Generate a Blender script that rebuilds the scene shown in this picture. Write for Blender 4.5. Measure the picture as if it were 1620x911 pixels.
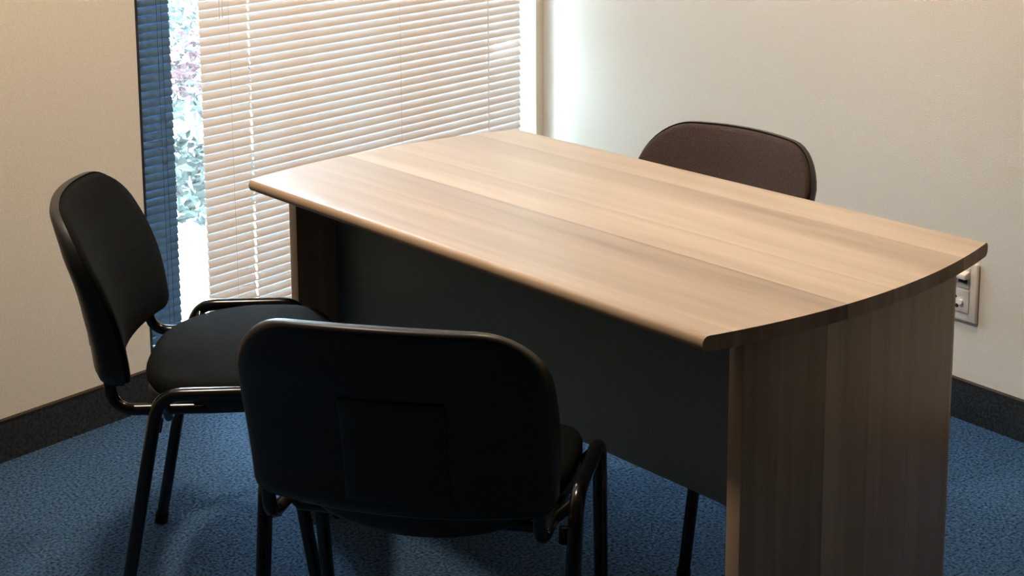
import bpy, bmesh, math, random
from mathutils import Vector, Matrix
random.seed(7)
for o in list(bpy.data.objects):
    bpy.data.objects.remove(o)
S = bpy.context.scene
C = S.collection
PI = math.pi

# ------------------------------------------------------------------ camera
CAM = Vector((-3.01883, -3.75934, 1.48314))
YAW, PITCH, ROLL = 0.656627, 0.172840, -0.00525
F_PX, PCY = 2483.86, 102.474
fwd = Vector((math.cos(PITCH)*math.sin(YAW), math.cos(PITCH)*math.cos(YAW), -math.sin(PITCH)))
rgt = Vector((math.cos(YAW), -math.sin(YAW), 0)); upv = rgt.cross(fwd)
r2 = rgt*math.cos(ROLL)+upv*math.sin(ROLL); u2 = upv*math.cos(ROLL)-rgt*math.sin(ROLL)
cd = bpy.data.cameras.new('camera'); cam = bpy.data.objects.new('camera', cd); C.objects.link(cam)
M = Matrix((r2, u2, -fwd)).transposed().to_4x4(); M.translation = CAM
cam.matrix_world = M
cd.sensor_fit = 'HORIZONTAL'; cd.sensor_width = 36.0
cd.lens = F_PX/1620*36.0
cd.shift_y = -(455.5-PCY)/1620
cd.clip_start = 0.05
S.camera = cam

# ------------------------------------------------------------------ light and exposure
S.view_settings.view_transform = 'Standard'; S.view_settings.look = 'None'
S.view_settings.gamma = 1.0; S.view_settings.use_curve_mapping = False
S.view_settings.exposure = 0.0
W = bpy.data.worlds.new('sky'); S.world = W; W.use_nodes = True
bg = W.node_tree.nodes['Background']
bg.inputs['Color'].default_value = (0.66, 0.84, 1.0, 1)
bg.inputs['Strength'].default_value = 64.0
LAMP_COL = (1.0, 0.75, 0.51)
LAMPS = [(-0.75, -1.55, 24.0, (1.0, .75, .51)), (-2.15, -1.30, 36.0, (1.0, .80, .60))]
CEIL = 2.6

# ------------------------------------------------------------------ material helpers
def mat(name, col=(.5,.5,.5), rough=.5, spec=.5, metal=0.0):
    m = bpy.data.materials.new(name); m.use_nodes = True
    b = m.node_tree.nodes['Principled BSDF']
    b.inputs['Base Color'].default_value = (*col, 1)
    b.inputs['Roughness'].default_value = rough
    b.inputs['Specular IOR Level'].default_value = spec
    b.inputs['Metallic'].default_value = metal
    return m
class NT:
    def __init__(s, m): s.t = m.node_tree; s.b = s.t.nodes.get('Principled BSDF')
    def n(s, kind, **kw):
        x = s.t.nodes.new(kind)
        for k, v in kw.items():
            if k.startswith('i_'): x.inputs[k[2:].replace('_', ' ')].default_value = v
            else: setattr(x, k, v)
        return x
    def l(s, a, b): s.t.links.new(a, b)
    def math(s, op, a, b=None):
        x = s.n('ShaderNodeMath', operation=op)
        for i, v in enumerate((a, b)):
            if v is None: continue
            if isinstance(v, (int, float)): x.inputs[i].default_value = v
            else: s.l(v, x.inputs[i])
        return x.outputs[0]
    def ramp(s, fac, stops):
        r = s.n('ShaderNodeValToRGB'); e = r.color_ramp.elements
        while len(e) < len(stops): e.new(.5)
        for q, (p, c) in zip(e, stops): q.position = p; q.color = (*c, 1)
        s.l(fac, r.inputs[0]); return r.outputs[0]
    def noise(s, scale, detail=3, vec=None, rough=.5):
        x = s.n('ShaderNodeTexNoise'); x.inputs['Scale'].default_value = scale
        x.inputs['Detail'].default_value = detail; x.inputs['Roughness'].default_value = rough
        if vec: s.l(vec, x.inputs['Vector'])
        return x.outputs[0]
    def coord(s, scale=(1,1,1), rot=(0,0,0)):
        c = s.n('ShaderNodeTexCoord'); m = s.n('ShaderNodeMapping')
        m.inputs['Scale'].default_value = scale; m.inputs['Rotation'].default_value = rot
        s.l(c.outputs['Object'], m.inputs['Vector']); return m.outputs[0]
    def bump(s, h, strength, dist):
        b = s.n('ShaderNodeBump'); b.inputs['Strength'].default_value = strength; b.inputs['Distance'].default_value = dist
        s.l(h, b.inputs['Height']); s.l(b.outputs[0], s.b.inputs['Normal'])

def speckle(name, c0, c1, scale, rough=.9, spec=.2, bump=.3, dist=.002, lo=.35, hi=.65, detail=3):
    m = mat(name, c0, rough, spec); k = NT(m)
    v = k.coord(); h = k.noise(scale, detail, v, .6)
    k.l(k.ramp(h, [(lo, c0), (hi, c1)]), k.b.inputs['Base Color'])
    if bump: k.bump(h, bump, dist)
    return m

def wood(name, across, along):
    """laminate with the grain along one object axis; strips with sharp joints as printed on the foil"""
    m = mat(name, (.6,.4,.25), .30, .95); k = NT(m)
    tc = k.n('ShaderNodeTexCoord'); sp = k.n('ShaderNodeSeparateXYZ'); k.l(tc.outputs['Object'], sp.inputs[0])
    a = sp.outputs[across]; l = sp.outputs[along]
    def vec(sa, sl, off=0.0):
        cb = k.n('ShaderNodeCombineXYZ'); k.l(k.math('MULTIPLY', a, sa), cb.inputs[0]); k.l(k.math('MULTIPLY', l, sl), cb.inputs[1])
        cb.inputs[2].default_value = off; return cb.outputs[0]
    idx = k.math('FLOOR', k.math('MULTIPLY', k.math('ADD', a, .0865), 9.1))
    frac = k.math('FRACT', k.math('MULTIPLY', k.math('ADD', a, .0865), 9.1))
    wn = k.n('ShaderNodeTexWhiteNoise', noise_dimensions='1D'); k.l(k.math('ADD', idx, 3.3), wn.inputs['W'])
    broad = k.noise(1.0, 4, vec(11, .9), .5)
    mid = k.noise(1.0, 5, vec(42, 1.3, 4.0), .6)
    fine = k.noise(1.0, 4, vec(420, 9, 9.0), .6)
    # light seam at one side of each strip, fading to a darker grain
    seam = k.math('POWER', k.math('SUBTRACT', 1.0, frac), 5.0)
    v = k.math('MULTIPLY', broad, .62)
    v = k.math('ADD', v, k.math('MULTIPLY', mid, .36))
    v = k.math('ADD', v, k.math('MULTIPLY', fine, .16))
    v = k.math('ADD', v, k.math('MULTIPLY', k.math('SUBTRACT', wn.outputs[0], .5), .16))
    v = k.math('ADD', v, k.math('MULTIPLY', seam, .085))
    v = k.math('SUBTRACT', v, k.math('MULTIPLY', k.math('POWER', frac, 9.0), .10))
    col = k.ramp(v, [(.33, (.20,.133,.086)), (.47, (.345,.238,.158)), (.60, (.415,.295,.20)), (.78, (.57,.43,.31))])
    k.l(col, k.b.inputs['Base Color'])
    k.bump(k.math('ADD', fine, mid), .06, .0006)
    return m

# ------------------------------------------------------------------ materials
M_wall = speckle('wall_paint', (.70,.655,.58), (.76,.72,.645), 260, .85, .25, .35, .0015)
M_ceil = speckle('ceiling_paint', (.50,.49,.47), (.56,.55,.52), 120, .9, .2, .1)
M_part = speckle('grey_partition', (.26,.25,.24), (.30,.29,.28), 120, .9, .2, .1)
M_carpet = speckle('carpet', (.006,.018,.040), (.080,.158,.280), 150, 1.0, .05, .8, .004, .34, .68, 6)
M_skirt = speckle('skirting', (.014,.017,.020), (.034,.040,.046), 150, .9, .15, .6, .003)
M_skirtcap = mat('skirting_cap', (.02,.014,.010), .5, .4)
M_frame_w = speckle('white_frame', (.82,.83,.79), (.85,.86,.82), 90, .45, .4, 0)
M_frame_d = mat('dark_frame', (.012,.016,.022), .4, .5)
M_jamb = speckle('cream_reveal', (.76,.73,.62), (.80,.77,.66), 200, .8, .3, .1)
M_wood_top = wood('wood_top', 0, 1)
_b = M_wood_top.node_tree.nodes['Principled BSDF']; _b.inputs['Coat Weight'].default_value = .7; _b.inputs['Coat Roughness'].default_value = .32
M_wood_edge = wood('wood_edge', 0, 1)
M_wood_edge.node_tree.nodes['Principled BSDF'].inputs['Roughness'].default_value = .6
M_wood_edge.node_tree.nodes['Principled BSDF'].inputs['Specular IOR Level'].default_value = .3
M_wood_panel = wood('wood_panel', 0, 2)
M_grey = speckle('grey_panel', (.19,.245,.275), (.22,.28,.31), 220, .55, .4, .05)
M_fabric = speckle('black_fabric', (.0035,.004,.004), (.009,.0105,.0105), 420, .95, .10, .5, .002)
M_fabric_lit = speckle('lit_black_fabric', (.034,.022,.019), (.070,.047,.041), 420, .95, .15, .5, .002)  # black chair fabric with warm lamp light painted into its colour
M_shell = speckle('black_plastic', (.008,.008,.009), (.012,.012,.013), 500, .40, .45, .12, .0005)
M_tube = mat('black_enamel', (.006,.006,.007), .20, .45)
M_rubber = mat('rubber', (.006,.006,.006), .8, .2)
M_plate = speckle('white_plastic', (.78,.73,.66), (.82,.77,.70), 80, .35, .5, 0)
M_plate2 = speckle('switch_plastic', (.83,.79,.71), (.86,.82,.74), 80, .3, .5, 0)
M_hole = mat('socket_hole', (.02,.016,.014), .6, .3)
M_lit_hole = mat('lit_hole_white', (.92,.92,.90), .8, .2)
M_cord = mat('cord_white', (.80,.79,.76), .7, .2)
M_blue = speckle('mirrored_slat', (.045,.105,.185), (.065,.140,.230), 60, .45, .4, 0)
M_bluecord = mat('mirrored_cord', (.012,.034,.066), .7, .2)
def slat_mat():
    m = mat('slat_enamel', (.78,.72,.66), .5, .35); k = NT(m)
    c = k.coord((1.6, 1, 1)); h = k.noise(2.0, 2, c)
    col = k.ramp(h, [(.38, (.76,.69,.65)), (.62, (.80,.79,.79))])  # pinkish patches paint in colour glowing through from outside
    k.l(col, k.b.inputs['Base Color'])
    tr = k.n('ShaderNodeBsdfTranslucent'); tr.inputs[0].default_value = (.85,.62,.55,1)
    mx = k.n('ShaderNodeMixShader'); mx.inputs[0].default_value = .034
    out = k.t.nodes['Material Output']
    k.l(k.b.outputs[0], mx.inputs[1]); k.l(tr.outputs[0], mx.inputs[2]); k.l(mx.outputs[0], out.inputs[0])
    return m
M_slat = slat_mat()
def glass_mat():
    m = mat('window_glass'); k = NT(m)
    tr = k.n('ShaderNodeBsdfTransparent'); tr.inputs[0].default_value = (.95,.98,.97,1)
    gl = k.n('ShaderNodeBsdfGlossy'); gl.inputs['Roughness'].default_value = .02
    fr = k.n('ShaderNodeFresnel'); fr.inputs[0].default_value = 1.45
    mx = k.n('ShaderNodeMixShader'); k.l(fr.outputs[0], mx.inputs[0])
    k.l(tr.outputs[0], mx.inputs[1]); k.l(gl.outputs[0], mx.inputs[2])
    k.l(mx.outputs[0], k.t.nodes['Material Output'].inputs[0]); return m
M_glass = glass_mat()
M_paving = speckle('pale_paving', (.74,.74,.72), (.84,.84,.82), 14, .9, .2, .2)
M_gravel = speckle('blue_grey_gravel', (.020,.024,.027), (.034,.038,.040), 5, .9, .2, .5)
M_leaf = speckle('leaf', (.016,.032,.028), (.036,.050,.047), 9, .6, .3, 0)
M_petal = speckle('petal', (.075,.028,.036), (.09,.042,.05), 30, .6, .3, 0)
M_stem = mat('stem', (.022,.022,.022), .9, .2)
M_lampw = mat('lamp_trim', (.8,.8,.78), .4, .5)
M_glow = mat('lamp_lens', (1,1,1), .5, .5)
M_glow.node_tree.nodes['Principled BSDF'].inputs['Emission Color'].default_value = (*LAMP_COL, 1)
M_glow.node_tree.nodes['Principled BSDF'].inputs['Emission Strength'].default_value = 6

# ------------------------------------------------------------------ object helpers
def obj(name, verts, faces, m, parent=None, smooth=False, angle=40):
    me = bpy.data.meshes.new(name); me.from_pydata([tuple(v) for v in verts], [], faces)
    bm = bmesh.new(); bm.from_mesh(me); bmesh.ops.recalc_face_normals(bm, faces=bm.faces)
    if smooth:
        lim = math.radians(angle)
        for f in bm.faces: f.smooth = True
        for e in bm.edges:
            if len(e.link_faces) == 2 and e.calc_face_angle(0) > lim: e.smooth = False
    bm.to_mesh(me); bm.free()
    me.materials.append(m)
    o = bpy.data.objects.new(name, me); C.objects.link(o)
    if parent: o.parent = parent
    return o
def thing(name, label, cat, loc=(0,0,0), rz=0, group=None):
    o = bpy.data.objects.new(name, None); C.objects.link(o); o.empty_display_size = .05
    o.location = loc; o.rotation_euler = (0,0,rz); o['label'] = label; o['category'] = cat
    if group: o['group'] = group
    return o
def struct(o): o['kind'] = 'structure'; return o
def box_vf(x0,x1,y0,y1,z0,z1, f=lambda v: v):
    v = [f(Vector(p)) for p in ((x0,y0,z0),(x1,y0,z0),(x1,y1,z0),(x0,y1,z0),(x0,y0,z1),(x1,y0,z1),(x1,y1,z1),(x0,y1,z1))]
    return v, [(0,3,2,1),(4,5,6,7),(0,1,5,4),(1,2,6,5),(2,3,7,6),(3,0,4,7)]
def merge(*parts):
    V, F = [], []
    for v, f in parts:
        n = len(V); V += list(v); F += [tuple(i+n for i in q) for q in f]
    return V, F
def bevel_obj(o, w, seg=2):
    bm = bmesh.new(); bm.from_mesh(o.data)
    bmesh.ops.bevel(bm, geom=bm.edges[:], offset=w, segments=seg, profile=.5, affect='EDGES')
    for f in bm.faces: f.smooth = True
    for e in bm.edges:
        if len(e.link_faces) == 2 and e.calc_face_angle(0) > math.radians(50): e.smooth = False
    bm.to_mesh(o.data); bm.free(); return o
def box(name, b, m, parent=None, bev=0, f=lambda v: v):
    o = obj(name, *box_vf(*b, f=f), m, parent)
    return bevel_obj(o, bev) if bev else o
def fillet(pts, r, n=6):
    out = [Vector(pts[0])]
    for i in range(1, len(pts)-1):
        a, b, c = Vector(pts[i-1]), Vector(pts[i]), Vector(pts[i+1])
        d1, d2 = (a-b).normalized(), (c-b).normalized()
        half = d1.angle(d2)/2; rr = r[i] if isinstance(r, dict) else r
        L = min(rr/math.tan(half), (a-b).length*.48, (c-b).length*.48)
        p0, p1 = b+d1*L, b+d2*L
        for k in range(n+1):
            t = k/n; out.append(p0*(1-t)**2+b*2*t*(1-t)+p1*t*t)
    out.append(Vector(pts[-1])); return out
def tube_vf(path, rx, rz=None, n=12, cap=True):
    """sweep of an oval along a path: rx sideways, rz along the frame's 'up'"""
    rz = rz or rx; V, F = [], []; path = [Vector(p) for p in path]
    t0 = (path[1]-path[0]).normalized()
    ref = Vector((1,0,0)) if abs(t0.x) < .8 else Vector((0,1,0))
    nrm = (ref-t0*ref.dot(t0)).normalized()
    for i, p in enumerate(path):
        if i == 0: t = t0
        elif i == len(path)-1: t = (path[i]-path[i-1]).normalized()
        else: t = ((path[i]-path[i-1]).normalized()+(path[i+1]-path[i]).normalized()).normalized()
        nrm = (nrm-t*nrm.dot(t)).normalized(); b = t.cross(nrm)
        for k in range(n):
            a = 2*PI*k/n; V.append(p+nrm*(rx*math.cos(a))+b*(rz*math.sin(a)))
    for i in range(len(path)-1):
        for k in range(n):
            F.append((i*n+k, i*n+(k+1)%n, (i+1)*n+(k+1)%n, (i+1)*n+k))
    if cap: F.append(tuple(range(n))); F.append(tuple((len(path)-1)*n+k for k in range(n)))
    return V, F
def tube(name, path, r, m, parent=None, rz=None, n=12): return obj(name, *tube_vf(path, r, rz, n), m, parent, True, 50)

# ------------------------------------------------------------------ room shell
WA = 0.2130987
U = Vector((math.cos(WA), math.sin(WA), 0)); N = Vector((math.sin(WA), -math.cos(WA), 0))
def pw(v): return U*(-v.x)+N*v.y+Vector((0,0,v.z))      # (distance from corner, offset into room, height)
def wbox(name, t0,t1,o0,o1,z0,z1, m, parent=None, bev=0): return box(name, (t0,t1,o0,o1,z0,z1), m, parent, bev, f=pw)
SK = .0977
T_OPEN0, T_OPEN1, Z_SILL, Z_HEAD = .034, 1.5225, .10, 2.25
TL = 7.0; YB = -9.0
LW = pw(Vector((TL,0,0)))
poly = [(0.0,0.0), (0.0,YB), (LW.x,YB), (LW.x,LW.y)]
def prism(name, poly, z0, z1, m):
    n = len(poly); v = [(x,y,z0) for x,y in poly]+[(x,y,z1) for x,y in poly]
    f = [tuple(range(n)), tuple(range(n,2*n))]+[(i,(i+1)%n,(i+1)%n+n,i+n) for i in range(n)]
    return obj(name, v, f, m)
struct(prism('floor', poly, -.02, 0, M_carpet))
struct(prism('ceiling', [(.12,.2),(.12,YB-.12),(LW.x-.12,YB-.12),(LW.x-.12,LW.y+.15)], CEIL, CEIL+.1, M_ceil))
v1 = [box_vf(T_OPEN1,TL+.1,-.16,0,0,CEIL,f=pw), box_vf(-.1,T_OPEN1,-.16,0,Z_HEAD,CEIL,f=pw), box_vf(-.1,T_OPEN1,-.16,0,0,Z_SILL-.012,f=pw)]
struct(obj('wall_left', *merge(*v1), M_wall))
struct(box('wall_right', (0,.12,YB,.12,0,CEIL), M_wall))
struct(box('wall_front', (LW.x-.12,.12,YB-.12,YB,0,CEIL), M_part))
struct(box('wall_back', (LW.x-.12,LW.x,YB,LW.y+.12,0,CEIL), M_part))
struct(wbox('trim_1', -.03,T_OPEN0,-.16,0,Z_SILL-.012,Z_HEAD, M_jamb))
bl = struct(wbox('baseboard_left', .02,TL,0,.012,0,SK-.004, M_skirt)); wbox('cap_strip', .02,TL,0,.013,SK-.004,SK, M_skirtcap, bl)
br = struct(box('baseboard_right', (-.012,0,YB,-.02,0,SK-.004), M_skirt)); box('cap_strip', (-.013,0,YB,-.02,SK-.004,SK), M_skirtcap, br)

win = bpy.data.objects.new('window_1', None); C.objects.link(win); struct(win)
wbox('frame_jamb', T_OPEN0,.046,-.135,-.085,Z_SILL,Z_HEAD, M_frame_w, win, .003)
wbox('frame_jamb', 1.516,T_OPEN1,-.13,.001,Z_SILL,Z_HEAD, M_frame_d, win)
wbox('frame_head', .046,1.516,-.13,-.07,Z_HEAD-.05,Z_HEAD, M_frame_w, win)
wbox('frame_sill', T_OPEN0,T_OPEN1,-.16,0,Z_SILL-.012,Z_SILL+.002, M_frame_w, win)
wbox('pane', .046,1.516,-.108,-.104,Z_SILL+.002,Z_HEAD-.05, M_glass, win)

# ------------------------------------------------------------------ venetian blind and reflected strip
def slat_mesh(name, t0, t1, width, tilt, holes, m, bend=None, thick=.0006, crown=.0017, hole_r=.0028):
    """one curved slat; the holes for the lift cord are real openings; bend=(t from which, extra tilt, lift)"""
    xs = {t0, t1}
    for h in holes: xs |= {h-hole_r, h+hole_r}
    k = int((t1-t0)/.12)+1
    for i in range(k): xs.add(t0+(t1-t0)*(i/k))
    if bend: xs |= {bend[0]-.012, bend[0], bend[0]+.012}
    xs = sorted(x for x in xs if t0 <= x <= t1)
    nw = 7; V = []; F = []
    for side in (0, 1):
        for x in xs:
            th = tilt; lift = 0
            if bend:
                q = min(1, max(0, (bend[0]-x)/.03)); th = tilt+bend[1]*q; lift = bend[2]*q*min(1, (bend[0]-x)/.15+.3) if q > 0 else 0
            for j in range(nw):
                d = (j/(nw-1)-.5)                       # -0.5 room side edge ... 0.5 outer edge
                o = -d*width*math.cos(th); z = d*width*math.sin(th)
                bul = crown*(1-4*d*d)-side*thick
                V.append(pw(Vector((x, o+bul*math.sin(th), z+bul*math.cos(th)+lift))))
    n = len(xs)
    for side in (0, 1):
        b = side*n*nw
        for i in range(n-1):
            hole = any(abs((xs[i]+xs[i+1])/2-h) < .0015 for h in holes)
            for j in range(nw-1):
                if hole and j in (1, 2, 3, 4): continue
                F.append((b+i*nw+j, b+i*nw+j+1, b+(i+1)*nw+j+1, b+(i+1)*nw+j))
    for i in range(n-1):
        for j in (0, nw-1): F.append((i*nw+j, (i+1)*nw+j, n*nw+(i+1)*nw+j, n*nw+i*nw+j))
    me_o = obj(name, V, F, m, None, True, 60)
    return me_o
def blind(root, t0, t1, off, pitch, ztop, zbot, width, tilt, holes, m_s, m_c, bends=(), cords=()):
    base = slat_mesh('slat', t0, t1, width, tilt, holes, m_s); base.parent = root
    z = zbot; i = 0; first = True
    while z < ztop:
        special = [b for b in bends if abs(b[0]-z) < pitch/2]
        if special: o = slat_mesh('slat', t0, t1, width, tilt, holes, m_s, bend=special[0][1:]); o.parent = root
        elif first: o = base; first = False
        else: o = base.copy(); C.objects.link(o)
        j = random.uniform(-.0004, .0004)
        o.location = N*off+Vector((0,0,z+j)); z += pitch; i += 1
    for h in cords:
        tube('ladder_cord', [pw(Vector((h,off+width*.5*math.cos(tilt)+.001,zbot-.01))), pw(Vector((h,off+width*.5*math.cos(tilt)+.001,ztop+.01)))], .0004, m_c, root, n=6)
    wbox('bottom_rail', t0,t1,off-.011,off+.011,zbot-.024,zbot-.011, m_s, root, .003)
    wbox('head_rail', t0,t1,off-.014,off+.014,ztop+.008,ztop+.036, m_s, root, .002)
B_OFF = -.03
vb = thing('venetian_blind', 'wide pale beige venetian blind with a few bent slats, covering the window', 'blind', tuple(pw(Vector((.7,B_OFF,.12)))))
vb.location = (0,0,0)
blind(vb, .079, 1.3135, B_OFF, .0228, 2.2, .122, .0251, math.radians(69.5), (1.156,), M_slat, M_cord,
      bends=((.733,.230,math.radians(-26),.004),(.710,.230,math.radians(-20),.003),(.687,.230,math.radians(-9),.001)), cords=(1.222,.607))
wbox('lit_hole_strip', .2287,.2332,B_OFF+.0062,B_OFF+.0068,.135,2.21, M_lit_hole, vb)  # white strip in place of daylight showing through the cord holes
for k in (0, .009):
    tube('pull_cord', [pw(Vector((1.264-k,B_OFF+.022,.93))), pw(Vector((1.268-k,B_OFF+.022,2.2)))], .0011, M_cord, vb, n=6)
nb = thing('reflected_slat_strip', 'narrow dark blue slats standing in for a reflection of the blind at the left edge of the window', 'blind')
blind(nb, 1.403, 1.5155, -.03, .0205, 2.2, .15, .0212, math.radians(74), (), M_blue, M_bluecord, cords=(1.441, 1.428))  # slats stand in for the wide blind mirrored in dark glass

# ------------------------------------------------------------------ wall outlet
OY = -1.5745
so = thing('wall_socket', 'white wall socket plate with rocker switch and outlet low on the right wall', 'socket', (0,OY,.242))
p = box('cover_plate', (-.010,0,-.056,.056,0,.147), M_plate, so, .004)
box('switch_module', (-.0125,-.0098,-.036,.036,.082,.134), M_plate, so, .001)
r = obj('rocker', *merge(box_vf(-.030,-.012,-.036,.030,.108,.126)), M_plate2, so); 
for v in r.data.vertices:
    if v.co.x < -.02 and v.co.z > .12: v.co.z -= .006
bevel_obj(r, .0015)
box('rocker_gap', (-.0135,-.012,-.030,-.006,.095,.107), M_hole, so)
box('socket_module', (-.0125,-.0098,-.036,.036,.022,.078), M_plate, so, .001)
for dy, dz, rr in ((-.012,.046,.0042),(.012,.046,.0042),(.0,.058,.0034),(-.004,.036,.0050)):
    tube('pin_hole', [(-.0131,dy,dz),(-.0120,dy,dz)], rr, M_hole, so, n=12)
tube('shutter_pin', [(-.020,-.016,.048),(-.012,-.016,.048)], .006, M_plate2, so, n=12)

# ------------------------------------------------------------------ table
TC = (-1.20824, -1.64016); TR = .052733; HW, HL, BOW, HT, TH = .354, .6027, .049, .730, .0235
tb = thing('office_table', 'wood grain meeting table with bowed ends and slab end panels', 'table', (TC[0],TC[1],0), TR)
R_ = (HW*HW+BOW*BOW)/(2*BOW)
def bow(x): return HL+BOW-(R_-math.sqrt(R_*R_-x*x))
def top_mesh():
    # cross profile of the long edge: bullnose; ends square and bowed
    prof = []; r = .0105
    for a in (90,70,50,30,10,-10,-30,-50,-70,-90): prof.append((HW-r+r*math.cos(math.radians(a)), (HT-TH/2)+(TH/2)*math.sin(math.radians(a))))
    n_x = 26; xs = [-(HW-r)+2*(HW-r)*i/n_x for i in range(n_x+1)]
    ring = [(x, HT) for x in xs]+[(x,z) for x,z in prof[1:-1]]+[(x, HT-TH) for x in reversed(xs)]+[(-x,z) for x,z in reversed(prof[1:-1])]
    V = []; n = len(ring)
    for sgn in (-1, 1):
        for x, z in ring: V.append((x, sgn*bow(max(-HW,min(HW,x))), z))
    F = [(i,(i+1)%n,n+(i+1)%n,n+i) for i in range(n)]
    # end faces as strips between top row and bottom row
    m_ = n_x+1; e = len(prof)-2
    topi = list(range(0,m_)); boti = list(range(m_+e, m_+e+m_))[::-1]
    for base in (0, n):
        for i in range(n_x): F.append((base+topi[i],base+topi[i+1],base+boti[i+1],base+boti[i]))
        rp = [base+topi[-1]]+[base+m_+i for i in range(e)]+[base+boti[-1]]; F.append(tuple(rp))
        lp = [base+boti[0]]+[base+m_+e+m_+i for i in range(e)]+[base+topi[0]]; F.append(tuple(lp))
    return V, F
tt_o = obj('tabletop', *top_mesh(), M_wood_top, tb, True, 35)
tt_o.data.materials.append(M_wood_edge)
for f in tt_o.data.polygons:
    if f.normal.z < .85: f.material_index = 1
PT = .027; PY = .6127
for s in (-1, 1):
    q = PY if s < 0 else .628
    y0, y1 = sorted((s*q, s*(q-PT)))
    box('end_panel', (-.278 if s < 0 else -.247,.2501,y0,y1,.004,HT-TH-.0005), M_wood_panel, tb, .0012)
MX = -.152
box('modesty_panel', (MX,MX+.018,-(PY-PT)+.001,.628-PT-.001,.368,HT-TH-.001), M_grey, tb, .001)
for sx in (-.22, .21):
    for s in (-1, 1): tube('levelling_foot', [(sx,s*(PY+(.0 if s<0 else .0153)-PT/2),0),(sx,s*(PY+(.0 if s<0 else .0153)-PT/2),.006)], .011, M_rubber, tb)

# ------------------------------------------------------------------ chairs
W_R, W_F, Z_R, Y_RB, Y_FB, Y_RF, Y_FF = .2415, .236, .463, -.103, .106, -.192, .175
RT = .0118
def pad_vf(pos, S_, T_, rings, cap0, cap1):
    """closed pad: two grids joined through rings round the outline; each entry is (inset, offset)"""
    V, F = [], []; ns, nt = len(S_), len(T_)
    per = [(i,0) for i in range(ns)]+[(ns-1,j) for j in range(1,nt)]+[(i,nt-1) for i in range(ns-2,-1,-1)]+[(0,j) for j in range(nt-2,0,-1)]
    def grid(c):
        b = len(V)
        for j in range(nt):
            for i in range(ns): V.append(pos(S_[i], T_[j], c[0], c[1], True))
        for j in range(nt-1):
            for i in range(ns-1): F.append((b+j*ns+i, b+j*ns+i+1, b+(j+1)*ns+i+1, b+(j+1)*ns+i))
        return [b+j*ns+i for i,j in per]
    last = grid(cap0)
    for q in rings:
        b = len(V); cur = []
        for i,j in per: V.append(pos(S_[i], T_[j], q[0], q[1], False)); cur.append(len(V)-1)
        for a in range(len(per)): F.append((last[a], last[(a+1)%len(per)], cur[(a+1)%len(per)], cur[a]))
        last = cur
    cur = grid(cap1)
    for a in range(len(per)): F.append((last[a], last[(a+1)%len(per)], cur[(a+1)%len(per)], cur[a]))
    return V, F
def cosspace(n, p=1.0): return [math.sin(PI/2*(2*i/(n-1)-1)) for i in range(n)]
BZ0, BZ1, BY0, BY1 = .468, .773, -.198, -.276
def back_half(h):
    """half width of the back at height fraction h: tapers down, round top corners"""
    w = .226+.006*min(1, h/.5) - .006*max(0, (h-.55)/.45)
    H = BZ1-BZ0; rt, rb = .090, .024
    d = (1-h)*H
    if d < rt: w -= rt-math.sqrt(max(0, rt*rt-(rt-d)**2))
    d = h*H
    if d < rb: w -= rb-math.sqrt(max(0, rb*rb-(rb-d)**2))
    return w
def back_y(h, x):
    y = BY0+(BY1-BY0)*h + .012*math.sin(PI*min(1,h/.75))*(1 if h < .75 else 0) - .010*max(0,(h-.62)/.38)**2
    return y + .044*(x/.22)**2 - .014
def make_back(kind):
    def pos(s, t, inset, off, cap):
        h = (t+1)/2; H = BZ1-BZ0
        hh = inset/H+(1-2*inset/H)*h
        x = s*(back_half(h)-inset)
        arch = -.010*(x/.2)**2*h
        z = BZ0+H*hh+arch
        y = back_y(hh, x)
        sl = (BY1-BY0)/H
        depth = off
        if off < 0: depth = off*(1.15-.62*max(0,h-.35)/.65)
        if cap and kind == 'cushion' and off > 0: depth = off+.010*(1-s**4)*(1-t**4)
        return Vector((x, y+depth, z+sl*0-depth*sl*.0))
    return pos
def seat_half(v):  # v -1 rear ... 1 front
    return .220-.020*(max(0,-v))**2
SY0, SY1 = -.156, .190
def make_seat(kind):
    def pos(s, t, inset, off, cap):
        # squircle map of the unit square to a rounded outline
        n = 3.6 if t > 0 else 2.7
        m = max(abs(s), abs(t)); q = (abs(s)**n+abs(t)**n)**(1/n)
        k = m/q if q > 1e-6 else 1
        ss, tt = s*k, t*k
        x = ss*(seat_half(tt)-inset); y = (SY0+SY1)/2+tt*((SY1-SY0)/2-inset)
        z = off
        if cap and kind == 'seat' and off > .46: z += .013*(1-s**2)*(1-t**4)
        f = max(0, tt-.5)/.5; z -= .016*f*f
        z -= .010*max(0,-tt)
        if kind == 'pan' and off < .44: z += .022*max(0,-tt-.2)*ss*ss - (.020 if off < .42 else .012)*(1-ss*ss)*(1-.5*tt*tt)
        return Vector((x, y, z))
    return pos
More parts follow.
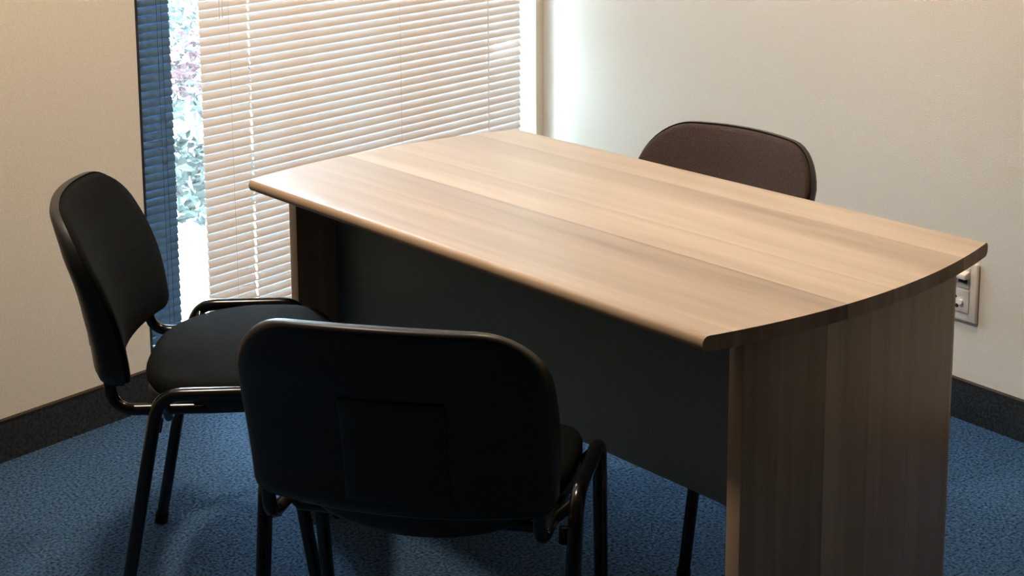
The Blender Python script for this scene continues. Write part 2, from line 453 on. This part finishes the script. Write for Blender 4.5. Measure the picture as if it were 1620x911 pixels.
def make_chair():
    c = thing('visitor_chair', 'x', 'chair', group='stacking visitor chairs around the table')
    g = [2*i/13-1 for i in range(14)]
    obj('seat', *pad_vf(make_seat('seat'), g, g, [(.005,.468),(0,.459),(0,.448),(.004,.443)], (.014,.472), (.010,.441)), M_fabric, c, True, 70)
    obj('seat_pan', *pad_vf(make_seat('pan'), g, g, [(.004,.441),(.003,.424),(.012,.415)], (.02,.442), (.026,.411)), M_shell, c, True, 70)
    tt = cosspace(25); ss = [math.copysign(abs(q)**.85, q) for q in [2*i/17-1 for i in range(18)]]
    obj('backrest', *pad_vf(make_back('cushion'), ss, tt, [(.0045,.016),(.003,.008)], (.010,.019), (.004,.001)), M_fabric, c, True, 70)
    sh = obj('back_shell', *pad_vf(make_back('shell'), ss, tt, [(.0,.006),(0,-.008),(.002,-.020),(.008,-.027)], (.004,.002), (.020,-.031)), M_shell, c, True, 70)
    # recessed-looking plate on the rear of the shell
    def ppos(s, t, inset, off, cap):
        h = .10+.53*(t+1)/2; x = .012+s*(.076-inset); H = BZ1-BZ0
        h2 = h+(inset/H)*(-1 if t > 0 else 1)*abs(t)
        return Vector((x, back_y(h2, x)+(-.033)*(1.15-.62*max(0,h2-.35)/.65)+off, BZ0+H*h2-.010*(x/.2)**2*h2))
    g8 = [2*i/9-1 for i in range(10)]
    obj('shell_panel', *pad_vf(ppos, g8, g8, [(0,.0)], (0,.004), (.003,-.0018)), M_shell, sh, True, 40)
    for s in (-1, 1):
        rear = Vector((s*W_R, Y_RB, Z_R)); front = Vector((s*W_R, Y_FB, Z_R))
        rf = Vector((s*W_F, Y_RF, .0)); ff = Vector((s*W_F, Y_FF, .0))
        path = fillet([rf, rear, front, ff], .048, 9)
        n = 10
        dr = (rf-rear).normalized(); df = (ff-front).normalized()
        cut_r = path[1]+dr*.004; cut_f = path[-2]+df*.004
        obj('side_rail', *tube_vf([cut_r]+path[1:-1]+[cut_f], RT, RT, 14), M_tube, c, True, 60)
        for top, foot, d in ((cut_r, rf, dr), (cut_f, ff, df)):
            lg = tube('leg', [top, foot-d*.012], RT, M_tube, c, n=14)
            tube('foot_cap', [foot-d*.022, Vector((foot.x, foot.y, .0))-d*.0015], RT+.002, M_rubber, lg, n=14)
        # stacking bumper inside the rear leg
        bp = rear+dr*.050+Vector((-s*.017,.006,0))
        tube('stacking_bumper', [bp, bp+dr*.024], .008, M_rubber, c, n=10)
        # back support: from under the seat, back and up into the shell
        sx = s*.204
        pth = fillet([(sx,.06,.424),(sx,-.190,.424),(sx*.99,-.197,.58)], {1:.045}, 9)
        tube('back_support', pth, .0105, M_tube, c, n=12)
    for y in (-.095, .098):
        tube('cross_bar', [(-W_R+.004,y,.449 if y<0 else .449),(-.19,y,.404),(.19,y,.404),(W_R-.004,y,.449)], .009, M_tube, c, n=10)
    return c
def copy_tree(o, parent=None):
    c = o.copy(); C.objects.link(c)
    if parent: c.parent = parent
    for ch in list(o.children): copy_tree(ch, c)
    return c
def place(c, x, y, a): c.location = (x,y,0); c.rotation_euler = (0,0,a-PI/2)
ch1 = make_chair()
ch2 = copy_tree(ch1); ch3 = copy_tree(ch1)
place(ch1, -1.7030, -1.8522, .6975); ch1['label'] = 'black visitor chair in the foreground seen from behind, facing the long side of the table'
place(ch2, -1.7194, -1.2166, -.5946); ch2['label'] = 'black visitor chair by the window strip, turned sideways with its seat showing'
place(ch3, -.9209, -1.5006, 3.25009); ch3['label'] = 'visitor chair in black fabric painted as if lit brown, on the far side of the table, only its backrest top showing'
for o in ch3.children:
    if o.name.split('.')[0] in ('seat', 'backrest'):
        o.material_slots[0].link = 'OBJECT'; o.material_slots[0].material = M_fabric_lit
th = [(.20,.06,.408),(.222,.085,.392),(.215,.10,.376),(.205,.115,.372),(.21,.135,.388),(.20,.15,.41)]
tube('loose_thread', fillet(th, .02, 4), .0009, M_rubber, ch2, n=5)

# ------------------------------------------------------------------ ceiling downlights
for i, (x, y, watt, tint) in enumerate(LAMPS):
    d = thing('ceiling_downlight', ('round warm ceiling downlight above the near end of the table','round warm ceiling downlight above the chair by the window')[i], 'ceiling light', (x,y,CEIL-.012), 0, 'warm ceiling downlights')
    ring = []
    V = []; F = []; n = 24
    for k in range(n):
        a = 2*PI*k/n
        for r_, z_ in ((.10,.012),(.10,0),(.082,0),(.082,.008)): V.append((r_*math.cos(a), r_*math.sin(a), z_))
    for k in range(n):
        for q in range(4): F.append((k*4+q, k*4+(q+1)%4, ((k+1)%n)*4+(q+1)%4, ((k+1)%n)*4+q))
    obj('trim_ring', V, F, M_lampw, d, True, 40)
    tube('lens', [(0,0,.006),(0,0,.0115)], .081, M_glow, d, n=24)
    ld = bpy.data.lights.new('downlight', 'AREA'); ld.shape = 'DISK'; ld.size = .16; ld.energy = watt; ld.color = tint
    lo = bpy.data.objects.new('downlight_lamp', ld); C.objects.link(lo); lo.parent = d; lo.location = (0,0,-.004)

# ------------------------------------------------------------------ garden seen through the clear gap and the slats
def ground_pt(px, py, z):
    d = fwd+r2*((px-810)/F_PX)-u2*((py-PCY)/F_PX); t = (z-CAM.z)/d.z; return CAM+d*t
def obox(name, t0,t1,o0,o1,z0,z1,m): return wbox(name, t0,t1,o0,o1,z0,z1,m)
struct(obox('ground', -14,8,-16,-.162,-.08,-.04, M_paving))
struct(obox('added_sky_blocker', 1.60,1.82,-3.2,-.161,-.04,3.0, M_part))  # added unseen wall, keeps sky light off the right wall
struct(obox('gravel_strip', -14,8,-5.2,-4.3,-.04,-.03, M_gravel))
def bush(name, label, cat, loc, r, h, nl, leafm, ls, flower=0):
    b = thing(name, label, cat, tuple(loc))
    sv = []
    for k in range(7):
        a = 2*PI*k/7; e = Vector((math.cos(a)*r*.55, math.sin(a)*r*.55, h*.75))
        sv.append(tube_vf([(0,0,0), e*.5+Vector((0,0,h*.1)), e], .008, n=5))
    obj('stem', *merge(*sv), M_stem, b, True)
    def leaves(n, m, nm, s, lo):
        V = []; F = []
        for k in range(n):
            a = random.uniform(0,2*PI); rr = r*math.sqrt(random.random()); z = h*(lo+(1-lo)*random.random())*(1-.5*(rr/r)**2)
            p = Vector((rr*math.cos(a), rr*math.sin(a), z)); d = Vector((random.gauss(0,1),random.gauss(0,1),random.gauss(.3,.6))).normalized()
            w = d.cross(Vector((random.gauss(0,1),random.gauss(0,1),random.gauss(0,1)))).normalized(); L = s*random.uniform(.7,1.3); nn = d.cross(w)*.12*L
            i = len(V); V += [p, p+d*L*.5+w*L*.25+nn, p+d*L, p+d*L*.5-w*L*.25+nn]; F += [(i,i+1,i+2),(i,i+2,i+3)]
        o = obj(nm, V, F, m, b); o['kind'] = 'stuff'
    leaves(nl, leafm, 'foliage', ls, .1)
    if flower: leaves(flower, M_petal, 'flowers', ls*.9, .5)
bush('low_shrub', 'low pale green shrub just outside the clear window gap', 'shrub', ground_pt(300,330,-.04), .34, .26, 1200, M_leaf, .06)
bush('flowering_bush', 'pink flowering bush outside, behind the low green shrub', 'bush', ground_pt(322,190,-.04), .32, .42, 700, M_leaf, .06, 900)
bush('garden_bush', 'leafy bush farthest out at the top of the window gap', 'bush', ground_pt(285,85,-.04), .45, .6, 700, M_leaf, .07)
